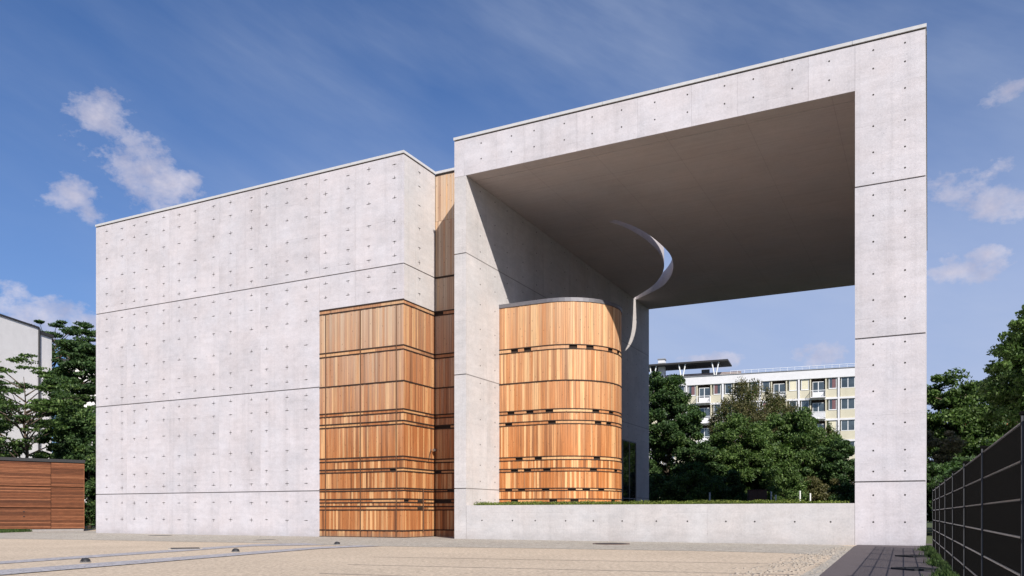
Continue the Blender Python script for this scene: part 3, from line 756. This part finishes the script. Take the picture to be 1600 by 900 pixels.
# grass growing along the fence foot
def fgrass():
    Y = 20.3 - 12 * random.random() ** 1.4; return (fx(Y) - .05 - abs(random.gauss(0, .06)) * (1 + .8 * math.sin(Y * 2.3)), Y)
blades('fence_grass', fgrass, 8000, .085, 'grass', 'rough green grass growing along the foot of the black fence', 'grass', 0.02)
def lgrass():
    while True:
        x = random.uniform(-36, -24.0); y = random.uniform(33, 41)
        if y > 40.2 + (x + 25.2) * .83 - .05: continue
        if y > 36.2 + (x + 27.5) * .45: return (x, y)
tag(MB().poly([(-36, 31.5), (-24.3, 38.4), (-24.2, 40.0), (-36, 31.8)], .02).build('lawn_base', 'earth'), kind='structure')
blades('lawn_grass', lgrass, 16000, .12, 'grass', 'small patch of green lawn in front of the slatted timber shed', 'grass', 0.01, .02)

# ================================================================ SLATTED SHED
sr = math.atan2(2.4, 2.9)
shed = empty('slatted_timber_shed', (-25.2, 40.2, 0), sr, 'long reddish-brown shed clad in horizontal timber slats with a flat dark roof', 'shed')
SX = 3.76; SL = -9.0; SJ = 2.25                 # local x: right end, left end, joint
MB().box(SL + .1, SX - .05, .06, 5.0, 0.08, 3.55).build('shed_core', 'backing', shed)
slat = unit_box('slat', 'shed'); pitch = .0715
zs_ = [0.16 + i*pitch for i in range(47)]
ns = 0
for (x0, x1) in ((-2.0, SJ - .012), (SJ + .012, SX), (SL, -2.02)):
    rest = MB()
    for i, z in enumerate(zs_):
        if i in (14, 29): continue                # open shadow joints
        inst('slat', slat, shed, ((x0 + x1)/2, random.uniform(-.004, .004), z), 0, (x1 - x0, .05, pitch - .012))
for z in (0.16 + 14*pitch, 0.16 + 29*pitch): MB().box(SL, SX - .01, .03, .05, z, z + .02).build('slat_rail', 'shed', shed)
MB().box(SX, SX + .03, -.005, 5.0, .12, 3.52).build('corner_board', 'shed', shed)
MB().box(SL - .05, SX + .06, -.05, 5.05, 3.545, 3.70).build('flat_roof', 'darkroof', shed)
MB().box(SL, SX, .02, 5.0, 0, .12).build('plinth', 'core', shed)
hdl = MB()
for x in (-.9, 1.05):
    for z in (1.02, .78): hdl.box(x - .03, x + .03, -.03, 0, z - .02, z + .02)
hdl.build('door_bolts', 'iron', shed)

# ================================================================ WHITE BUILDING, LEFT
wb = empty('white_firewall_building', (-43.4, 75, 0), math.atan2(4.8, .5), 'tall plain white rendered building behind the trees at the left edge', 'building')
MB().box(-22, 0, 0, 14, 0, 17.9).build('wall', 'white', wb)
MB().box(-22.1, .02, -.08, 14, 17.9, 18.05).build('roof_edge', 'darkroof', wb)
MB().box(.10, 1.95, .10, 12, 0, 17.45).build('stair_bay_wall', 'white', wb)
MB().box(.05, 2.1, .0, 12, 17.45, 17.75).build('stair_bay_roof', 'darkroof', wb)
MB().tube((.03, -.03, 0), (.03, -.03, 17.9), .11).build('downpipe', 'iron', wb)
MB().box(-22, 0, -.02, 0, 9.3, 9.42).build('string_course', 'greyroof', wb)
for i in range(3):
    for j in range(3):
        if j == 0: continue
        f_ = MB().box(-18 + i*5, -16.8 + i*5, -.03, .0, 3 + j*3, 4.5 + j*3).build('window', 'steelw', wb)
        MB().box(-17.9 + i*5, -16.9 + i*5, -.05, -.031, 3.1 + j*3, 4.4 + j*3).build('pane', 'glass', f_)
lb = empty('low_white_house', (-38.5, 78, 0), R(8), 'lower white house with a dark roof edge glimpsed through the left tree', 'house')
MB().box(-4, 9, 0, 9, 0, 15.0).build('wall', 'white', lb)
MB().box(-4.3, 9.3, -.4, 9.3, 15.0, 15.5).build('roof', 'darkroof', lb)
for i in range(4):
    for j in range(4):
        f_ = MB().box(-3 + i*3, -1.9 + i*3, -.03, 0, 2.2 + j*3.1, 3.7 + j*3.1).build('window', 'steelw', lb)
        MB().box(-2.92 + i*3, -1.98 + i*3, -.05, -.031, 2.28 + j*3.1, 3.62 + j*3.1).build('pane', 'glass', f_)

# ================================================================ APARTMENT BLOCK
apt = empty('apartment_block', (48.2, 115.0, 0), R(-20.858), 'long pale apartment block with cream panels, balconies and a rooftop pavilion', 'building')
def amesh(name, mb, m):
    me = bpy.data.meshes.new(name); me.from_pydata(mb.v, [], mb.f); me.materials.append(M[m]); return me
AL = -34.2; AR = 5.6; TOPZ = 21.5; PER = 3.03
MB().box(AL, AR, .45, 12, 0, 21.3).build('wall', 'cream', apt)
MB().box(AL, AR, -.10, .45, 20.25, TOPZ).build('parapet_band', 'offw', apt)
MB().box(AL - .1, AR + .1, -.2, 12, TOPZ, TOPZ + .08).build('roof_edge', 'greyroof', apt)
def frame_mb(w_, h_, mull):
    b = MB(); t_ = .07
    b.box(0, w_, 0, .08, 0, t_).box(0, w_, 0, .08, h_ - t_, h_).box(0, t_, 0, .08, t_, h_ - t_).box(w_ - t_, w_, 0, .08, t_, h_ - t_)
    if mull: b.box(w_/2 - .05, w_/2 + .05, 0, .08, t_, h_ - t_)
    return b
fr1 = amesh('window', frame_mb(1.02, 1.54, 0), 'steelw'); fr2 = amesh('window', frame_mb(1.8, 1.54, 1), 'steelw'); fr3 = amesh('balcony_door', frame_mb(1.55, 2.35, 1), 'steelw')
pn1 = amesh('pane', MB().box(.07, .95, .03, .05, .07, 1.47), 'glass')
pn2 = amesh('pane', MB().box(.07, .85, .03, .05, .07, 1.47), 'glass')
pn3 = amesh('pane', MB().box(.07, .725, .03, .05, .9, 2.28), 'glass'); dp3 = amesh('door_panel', MB().box(.07, .725, .02, .05, .07, .85), 'offw')
cu1 = amesh('curtain', MB().box(.09, .93, .052, .07, .09, 1.45), 'curtain'); cu2 = amesh('curtain', MB().box(.09, .93, .012, .029, .09, 1.45), 'blind'); cu3 = amesh('curtain', MB().box(.09, .55, .012, .029, .09, 1.45), 'curtain')
sp = amesh('spandrel_panel', MB().box(0, 1.5, 0, .12, 0, 1.22), 'cream'); slb = amesh('floor_slab', MB().box(0, 5.33, -.03, .3, 0, .26), 'offw')
pier = amesh('pier', MB().box(-.13, .13, -.06, .45, 0, 20.25), 'offw'); dark = amesh('reveal', MB().box(0, 1.85, .40, .445, 0, 2.75), 'backing')
sidep = amesh('loggia_side', MB().box(0, .18, 0, .4, 0, 2.75), 'cream')
bal = MB().box(-.05, 1.95, -.95, .3, 0, .12)
balm = amesh('balcony', bal, 'offw')
rl = MB(); rl.box(-.05, 1.95, -.95, -.92, 1.0, 1.06).box(-.05, -.02, -.95, 0, 1.0, 1.06).box(1.92, 1.95, -.95, 0, 1.0, 1.06)
for i in range(18): rl.box(-.04 + i*.116, -.025 + i*.116, -.945, -.925, .12, 1.0)
for i in range(8): rl.box(-.05, -.03, -.9 + i*.12, -.885 + i*.12, .12, 1.0); rl.box(1.93, 1.95, -.9 + i*.12, -.885 + i*.12, .12, 1.0)
railm = amesh('balcony_railing', rl, 'steelw')
bp = MB().box(-.0, 1.9, -.915, -.90, .2, .95); bpm = amesh('balcony_screen', bp, 'offw')
PIERS = [-34.1, -28.77, -23.44, -18.10, -12.76, -7.43, -2.10]
for x in PIERS + [3.2]: inst('pier', pier, apt, (x, 0, 0))
for fl in range(6):
    zh = 20.25 - PER*fl; zs2 = zh - 1.54; zf = zh - 2.78
    for bi, px in enumerate(PIERS):
        inst('floor_slab', slb, apt, (px, 0, zf - .26))
        if px == -2.10: break
        rr = random.random
        for wx in (px + .31, px + 4.02):
            w_o = inst('window', fr1, apt, (wx, .12, zs2)); inst('pane', pn1, w_o, (0, 0, 0))
            q = rr()
            if q < .22: inst('curtain', cu3, w_o, (0.35 if rr() < .5 else 0, 0, 0))
            elif q < .38: inst('curtain', cu2, w_o, (0, 0, 0))
        inst('spandrel_panel', sp, apt, (px + .14, .1, zf)); inst('spandrel_panel', sp, apt, (px + 3.70, .1, zf))
        inst('sill', amesh('sill', MB().box(px*0, 1.1, -.06, .12, -.05, 0), 'steelw') if (fl == 0 and bi == 0) else bpy.data.meshes['sill'], apt, (px + .27, .1, zs2))
        inst('sill', bpy.data.meshes['sill'], apt, (px + 3.98, .1, zs2))
        inst('loggia_side', sidep, apt, (px + 1.48, .02, zf)); inst('loggia_side', sidep, apt, (px + 3.55, .02, zf))
        inst('reveal', dark, apt, (px + 1.68, 0, zf))
        d_o = inst('balcony_door', fr3, apt, (px + 1.85, .3, zf)); inst('pane', pn3, d_o, (0, 0, 0)); inst('pane', pn3, d_o, (.755, 0, 0)); inst('door_panel', dp3, d_o, (0, 0, 0)); inst('door_panel', dp3, d_o, (.755, 0, 0))
        b_o = inst('balcony', balm, apt, (px + 1.65, 0, zf - .08)); inst('balcony_railing', railm, b_o, (0, 0, 0))
        if rr() < .3: inst('balcony_screen', bpm, b_o, (0, 0, 0))
    for px in (-2.1, 3.2):
        for k in range(2 if px < 0 else 1):
            wx = px + .31 + k*2.55
            w_o = inst('window', fr2, apt, (wx, .12, zs2)); inst('pane', pn2, w_o, (0, 0, 0)); inst('pane', pn2, w_o, (.88, 0, 0))
            inst('spandrel_panel', sp, apt, (wx - .1, .1, zf)); inst('spandrel_panel', sp, apt, (wx + .55, .095, zf))
# roof railing, brick parapet, pavilion
rr_ = MB(); rr_.box(-17, AR, .0, .03, 22.05, 22.09).box(-17, AR, .01, .03, 21.8, 21.82)
for i in range(22): rr_.box(-17 + i*1.0, -16.97 + i*1.0, 0, .03, 21.58, 22.05)
rr_.build('roof_railing', 'steelw', apt)
MB().box(-28.5, -15.6, 1.5, 1.8, 21.58, 22.2).build('brick_parapet', 'brick', apt)
for i in range(3): MB().box(-28.5, -15.6, 1.46, 1.499, 21.65 + i*.18, 21.70 + i*.18).build('brick_course', 'offw', apt)
MB().box(-33.0, -18.9, 5.5, 8.0, 21.58, 22.9).build('pavilion_wall', 'offw', apt)
pr = MB(); pr.v = [(-33.5, -.6, 23.45), (-17.3, -.6, 23.50), (-17.3, 5.2, 23.6), (-33.5, 5.2, 23.55), (-33.5, -.6, 23.68), (-17.3, -.6, 23.76), (-17.3, 5.2, 23.8), (-33.5, 5.2, 23.75)]
pr.f = [(0, 3, 2, 1), (4, 5, 6, 7), (0, 1, 5, 4), (1, 2, 6, 5), (2, 3, 7, 6), (3, 0, 4, 7)]; pr.build('pavilion_roof', 'darkroof', apt)
for x in (-28.6, -24.2, -19.3):
    zt = 23.47
    MB().tube((x, -.2, 21.55), (x - .35, -.2, zt), .09).tube((x + .25, -.2, 21.55), (x + .65, -.2, zt), .09).build('slanted_prop', 'steelw', apt)
ch = MB().box(-27.9, -26.9, 1.0, 2.0, 21.6, 24.6).build('chimney', 'offw', apt)
MB().box(-28.0, -26.8, .9, 2.1, 24.6, 24.75).build('chimney_cap', 'greyroof', ch)
MB().box(-27.95, -26.85, .95, 2.05, 24.0, 24.1).build('chimney_band', 'greyroof', ch)
ar = MB().prism([(-21.6, 2.9), (-20.4, 2.9), (-20.4, 3.2), (-21.6, 3.2)], 21.6, 23.0); ar.build('stair_hatch', 'greyroof', apt)

# red roofed house on the right
rh = empty('red_roofed_house', (44, 78, 0), R(-15), 'white house with a red tiled roof half hidden by the chestnut tree', 'house')
MB().box(0, 9, 0, 8, 0, 7.6).build('wall', 'white', rh)
r_ = MB(); r_.v = [(-.4, -.5, 7.5), (9.4, -.5, 7.5), (9.4, 8.5, 7.5), (-.4, 8.5, 7.5), (-.4, 4, 10.6), (9.4, 4, 10.6)]; r_.f = [(0, 1, 5, 4), (2, 3, 4, 5), (0, 4, 3), (1, 2, 5), (0, 3, 2, 1)]
r_.build('roof', 'tile', rh)
for i in range(3):
    f_ = MB().box(1 + i*2.8, 2.2 + i*2.8, -.03, 0, 4.6, 6.2).build('window', 'steelw', rh); MB().box(1.08 + i*2.8, 2.12 + i*2.8, -.05, -.031, 4.68, 6.12).build('pane', 'glass', f_)

# ================================================================ TREES
def tree(name, label, x, y, h, rx, rz_, base, leaf, n_leaf, lsize, seed, clusters=90, flat=.6, csize=.75, trunk=.18, lean=(0, 0), top_sharp=1.0, up=.35, extra=None, z0=0.0, hang=0.0):
    """crown is an uneven ellipsoid from z=base to z=h; limbs reach into clumps of leaves"""
    r = np.random.default_rng(seed); rnd = random.Random(seed)
    clusters = int(clusters * 1.7); csize *= .80; lsize *= .74; n_leaf = int(n_leaf * 1.5)
    root = empty(name, (x, y, z0), rnd.random() * 6, label, 'tree')
    cz = (base + h) / 2; hz = (h - base) / 2
    tr = MB(); p = Vector((0, 0, 0)); segs = [p]
    for i in range(6):
        p = Vector((lean[0]*(i+1)/6 + rnd.gauss(0, .06*trunk*8), lean[1]*(i+1)/6 + rnd.gauss(0, .06*trunk*8), (h*.86)*(i+1)/6)); segs.append(p)
    for i in range(6): tr.tube(segs[i], segs[i+1], trunk * (1 - i/6.6), trunk * (1 - (i+1)/6.6), 8)
    C = []
    lob = r.normal(size=(7, 3)); lob /= np.linalg.norm(lob, axis=1, keepdims=True)
    while len(C) < clusters:
        d = r.normal(size=3); d /= np.linalg.norm(d)
        rad = (0.25 + 0.75 * r.random() ** .42)
        bulge = 0.80 + 0.30 * max(float((lob @ d).max()) - .55, 0) / .45
        q = d * rad * bulge
        zz = cz + q[2] * hz
        taper = 1.0 if q[2] < 0 else (1 - abs(q[2]) ** 2 * (1 - 1/top_sharp))
        C.append((q[0]*rx*taper, q[1]*rx*taper, zz, rad))
    br = MB()
    for i, c in enumerate(C):
        if i % 3 == 0:
            zt = max(base*.6, min(h*.8, c[2] - .45 * math.hypot(c[0], c[1])))
            k = zt / (h*.86) * 6; i0 = min(5, int(k)); s0 = segs[i0].lerp(segs[i0+1], k - i0)
            mid = s0.lerp(Vector(c[:3]), .5) + Vector((rnd.gauss(0, .12), rnd.gauss(0, .12), .12*rx*.3))
            br.tube(s0, mid, trunk*.32, trunk*.18, 5).tube(mid, c[:3], trunk*.18, trunk*.06, 4)
    tr.build('trunk', 'bark', root, True); tag(br.build('limbs', 'bark', root, True), kind='stuff')
    Ps = []; per = n_leaf // clusters
    for c in C:
        d = r.normal(size=(per, 3)); d /= np.linalg.norm(d, axis=1, keepdims=True)
        rad = csize * (.55 + .9*r.random()) 
        q = d * (r.random((per, 1)) ** .5) * rad * np.array([1, 1, flat])
        if hang: q[:, 2] -= np.abs(r.normal(0, hang, per)); 
        Ps.append(q + np.array(c[:3]))
    Pn = np.concatenate(Ps)
    Pn = Pn[Pn[:, 2] > .15]
    me = leaves_mesh('crown', Pn, lsize, leaf, up, seed)
    o = bpy.data.objects.new('crown', me); COL.objects.link(o); o.parent = root
    if extra:
        sel = r.random(len(C)) < .35; 
        Pe = np.concatenate([Ps[i] for i in range(len(C)) if sel[i]] or [Ps[0]])[::2] + r.normal(0, .12, 3)
        me = leaves_mesh('outer_twigs', Pe, lsize*.9, extra, up, seed + 1); o = bpy.data.objects.new('outer_twigs', me); COL.objects.link(o); o.parent = root
    return root
def at(px, Y): return ((px - 800) / 1278 * Y, Y)
# seen through the portal
x, y = at(1042, 60); tree('broadleaf_tree', 'dark broad-leaved tree filling the left side of the view through the portal', x, y, 11.6, 3.0, 5, .6, 'leaf_dark', 52000, .13, 11, 130, .6, .72, .2, top_sharp=1.5, extra='leaf_mid')
x, y = at(1094, 57); tree('broadleaf_tree', 'lower bushy tree just right of the dark tree inside the portal view', x, y, 5.8, 2.0, 4, .3, 'leaf_dark', 26000, .12, 12, 70, .6, .6, .14, extra='leaf_mid')
x, y = at(1190, 66); tree('weeping_birch', 'tall bronze-green weeping tree rising behind the round hornbeam', x, y, 11.9, 4.3, 5, 2.0, 'leaf_brown', 62000, .095, 13, 150, 1.3, .6, .2, top_sharp=1.25, hang=.6, up=0, extra='leaf_mid')
x, y = at(1160, 58); tree('hornbeam_tree', 'round dense green tree in the middle of the view through the portal', x, y, 7.7, 2.5, 4, .2, 'leaf_mid', 52000, .12, 14, 120, .65, .68, .18, extra='leaf_dark')
x, y = at(1240, 60); tree('hornbeam_tree', 'round green tree to the right of the middle, touching its neighbour', x, y, 8.6, 3.0, 4, .2, 'leaf_mid', 58000, .12, 15, 130, .65, .7, .18, extra='leaf_dark')
x, y = at(1285, 62); tree('weeping_birch', 'small bronze weeping tree right of the round green trees', x, y, 7.6, 1.8, 4, .8, 'leaf_brown', 22000, .10, 16, 60, 1.3, .5, .12, hang=.5, up=0, extra='leaf_mid')
x, y = at(1318, 57); tree('young_tree', 'young dark green tree closest to the right pier inside the portal', x, y, 6.0, 1.9, 3, .3, 'leaf_dark', 22000, .12, 17, 60, .6, .6, .12, extra='leaf_mid')
x, y = at(1345, 66); tree('young_tree', 'tree mostly hidden behind the right pier of the portal', x, y, 6.5, 2.4, 3, .3, 'leaf_dark', 14000, .14, 18, 50, .6, .7, .12)
for i, (px_, Y_, h_, r_, sd_, lf_, lb_) in enumerate([
        (1020, 54, 3.6, 1.6, 41, 'leaf_dark', 'leafy shrub at the foot of the left tree beyond the portal'),
        (1075, 53, 3.9, 1.7, 42, 'leaf_mid', 'leafy shrub left of the rusty brown box'),
        (1130, 54, 3.9, 1.7, 43, 'leaf_dark', 'dark shrub immediately beside the rusty brown box'),
        (1225, 54, 3.9, 1.8, 44, 'leaf_mid', 'green shrub right of the rusty brown box'),
        (1272, 55, 3.7, 1.7, 45, 'leaf_brown', 'brownish shrub below the small weeping tree'),
        (1322, 54, 3.4, 1.5, 46, 'leaf_dark', 'dark shrub at the right pier beyond the portal')]):
    x, y = at(px_, Y_); t_ = tree('garden_shrub', lb_, x, y, h_, r_, 2, .05, lf_, 13000, .10, sd_, 36, .7, .5, .07); t_['category'] = 'shrub'
# left
x, y = at(40, 48); tree('layered_tree', 'open tree with layered horizontal branches in front of the white building', x, y, 10.4, 3.9, 5, 3.4, 'leaf_mid', 9500, .12, 21, 80, .13, .75, .16, up=1.2, extra='leaf_dark')
x, y = at(122, 54); tree('robinia_tree', 'tall dark tree between the slatted shed and the concrete cube', x, y, 13.0, 2.3, 6, .8, 'leaf_dark', 52000, .12, 22, 170, .34, .68, .25, up=.7, top_sharp=1.3, extra='leaf_mid')
x, y = at(76, 86); tree('robinia_tree', 'tall thin-crowned tree rising behind the roofs of the white building', x, y, 22.0, 6.0, 5, 13.5, 'leaf_dark', 22000, .19, 23, 80, .22, 1.1, .3, up=.8)
x, y = at(140, 50); tree('broadleaf_tree', 'bushy undergrowth tree in the gap beside the concrete cube', x, y, 7.5, 2.0, 4, .2, 'leaf_dark', 26000, .12, 24, 70, .6, .7, .14, extra='leaf_mid')
x, y = at(-60, 52); tree('robinia_tree', 'dark tree standing beyond the left edge behind the shed', x, y, 10.5, 3.4, 5, 1.5, 'leaf_dark', 16000, .16, 25, 70, .5, .9, .22)
# right
x, y = at(1500, 47); tree('chestnut_tree', 'full green chestnut tree rising between the pier and the fence', x, y, 9.0, 2.7, 5, 1.0, 'leaf_mid', 42000, .12, 31, 130, .6, .7, .2, extra='leaf_dark')
x, y = at(1650, 36); tree('lime_tree', 'tall lime tree leaning in from the right edge above the fence', x, y, 11.4, 3.3, 6, 1.6, 'leaf_mid', 60000, .105, 32, 150, .5, .62, .22, top_sharp=1.2, extra='leaf_dark')
x, y = at(1470, 41); tree('faded_shrub', 'brownish faded shrub beside the right pier behind the fence', x, y, 5.4, 1.2, 2, .3, 'leaf_pale', 14000, .09, 33, 45, .6, .4, .08)['category'] = 'shrub'
x, y = at(1570, 46); tree('chestnut_tree', 'lower dark tree behind the middle of the fence', x, y, 6.6, 2.8, 4, .4, 'leaf_dark', 22000, .14, 34, 90, .6, .75, .16, extra='leaf_mid')
x, y = at(1490, 36); tree('fence_shrub', 'dark green shrub close behind the far end of the fence', x, y, 3.5, 1.6, 2, .05, 'leaf_dark', 18000, .11, 35, 50, .6, .5, .08)['category'] = 'shrub'
x, y = at(1545, 33); tree('fence_shrub', 'dark shrub behind the nearer posts of the fence', x, y, 3.6, 1.8, 2, .05, 'leaf_dark', 18000, .11, 36, 50, .6, .5, .08)['category'] = 'shrub'
# far belt of trees that closes the horizon
r = np.random.default_rng(3); N_ = 120000
an = r.random(N_) * 2.6 + .27; rad = 165 + r.random(N_) * 14
hh = 9 + 3*np.sin(an*23) + 2.2*np.sin(an*57 + 1) + 1.2*np.sin(an*131)
P = np.stack([np.cos(an)*rad, np.sin(an)*rad, hh * r.random(N_) ** .6], 1)
me = leaves_mesh('distant_trees', P, .75, 'leaf_dark', .3, 9); o = bpy.data.objects.new('distant_trees', me); COL.objects.link(o)
tag(o, 'distant belt of dark trees closing the horizon behind the buildings', 'trees', kind='stuff')

# ================================================================ SMALL THINGS BEYOND
x, y = at(1183, 50.5)
bx = empty('rusty_box', (x, y, 0), R(-8), 'rusty dark brown box among the shrubs beyond the low wall', 'box')
MB().box(-.55, .55, -.3, .3, 0.1, 2.36).build('body', 'rust', bx); MB().box(-.57, .57, -.32, .32, 2.36, 2.40).build('lid', 'rust', bx)
MB().box(-.006, .006, -.306, -.3, .2, 2.3).build('door_gap', 'backing', bx)
for px_, h_, lb_ in ((1109, 2.2, 'white post left of the rusty brown box'), (1205, 2.25, 'white post closest to the rusty brown box on its right'), (1212, 2.05, 'short white post, second to the right of the rusty brown box'),
                     (1250, 2.3, 'taller white post, left one of the pair near the bronze shrub'), (1266, 2.15, 'white post farthest right, beside the bronze shrub')):
    x, y = at(px_, 51.5)
    q = empty('white_post', (x, y, 0), 0, lb_, 'post', 'white posts beyond the low wall')
    MB().tube((0, 0, 0), (0, 0, h_), .05, .05, 8).build('shaft', 'steelw', q); MB().tube((0, 0, h_), (0, 0, h_ + .05), .06, .04, 8).build('head', 'offw', q)
# parked car glimpsed between the shed and the cube
x, y = at(141, 62)
car = empty('parked_car', (x, y, 0), R(12), 'pale blue parked car glimpsed between the shed and the cube', 'car')
def carprofile(pts, y0, y1, name, m, parent):
    b = MB(); k = len(pts); n = 0
    b.v = [(p[0], y0, p[1]) for p in pts] + [(p[0], y1, p[1]) for p in pts]
    b.f = [tuple(range(k)), tuple(2*k - 1 - i for i in range(k))] + [(i, k + i, k + (i+1) % k, (i+1) % k) for i in range(k)]
    o = b.build(name, m, parent)
    bm = bmesh.new(); bm.from_mesh(o.data); bmesh.ops.recalc_face_normals(bm, faces=bm.faces); bmesh.ops.bevel(bm, geom=bm.edges[:], offset=.05, segments=2, affect='EDGES'); bm.to_mesh(o.data); bm.free(); return o
carprofile([(-2.1, .3), (2.1, .3), (2.15, .7), (1.9, .88), (1.0, .95), (-1.9, .95), (-2.15, .8)], -.85, .85, 'body', 'car', car)
carprofile([(-1.75, .93), (.95, .93), (.35, 1.42), (-1.2, 1.45)], -.72, .72, 'cabin_glass', 'glassd', car)
carprofile([(-1.3, 1.40), (.42, 1.38), (.30, 1.47), (-1.15, 1.49)], -.70, .70, 'roof', 'car', car)
for sx in (-1.3, 1.35):
    for sy in (-.86, .66):
        wh = MB().tube((sx, sy, .31), (sx, sy + .2, .31), .31, k=18).build('wheel', 'tyre', car); MB().tube((sx, sy - .01, .31), (sx, sy + .21, .31), .18, k=14).build('rim', 'rod', wh)
for sy in (-.6, .6):
    MB().box(2.10, 2.17, sy - .15, sy + .15, .62, .76).build('headlight', 'steelw', car); MB().box(-2.17, -2.12, sy - .12, sy + .12, .68, .82).build('tail_light', 'curtain', car)
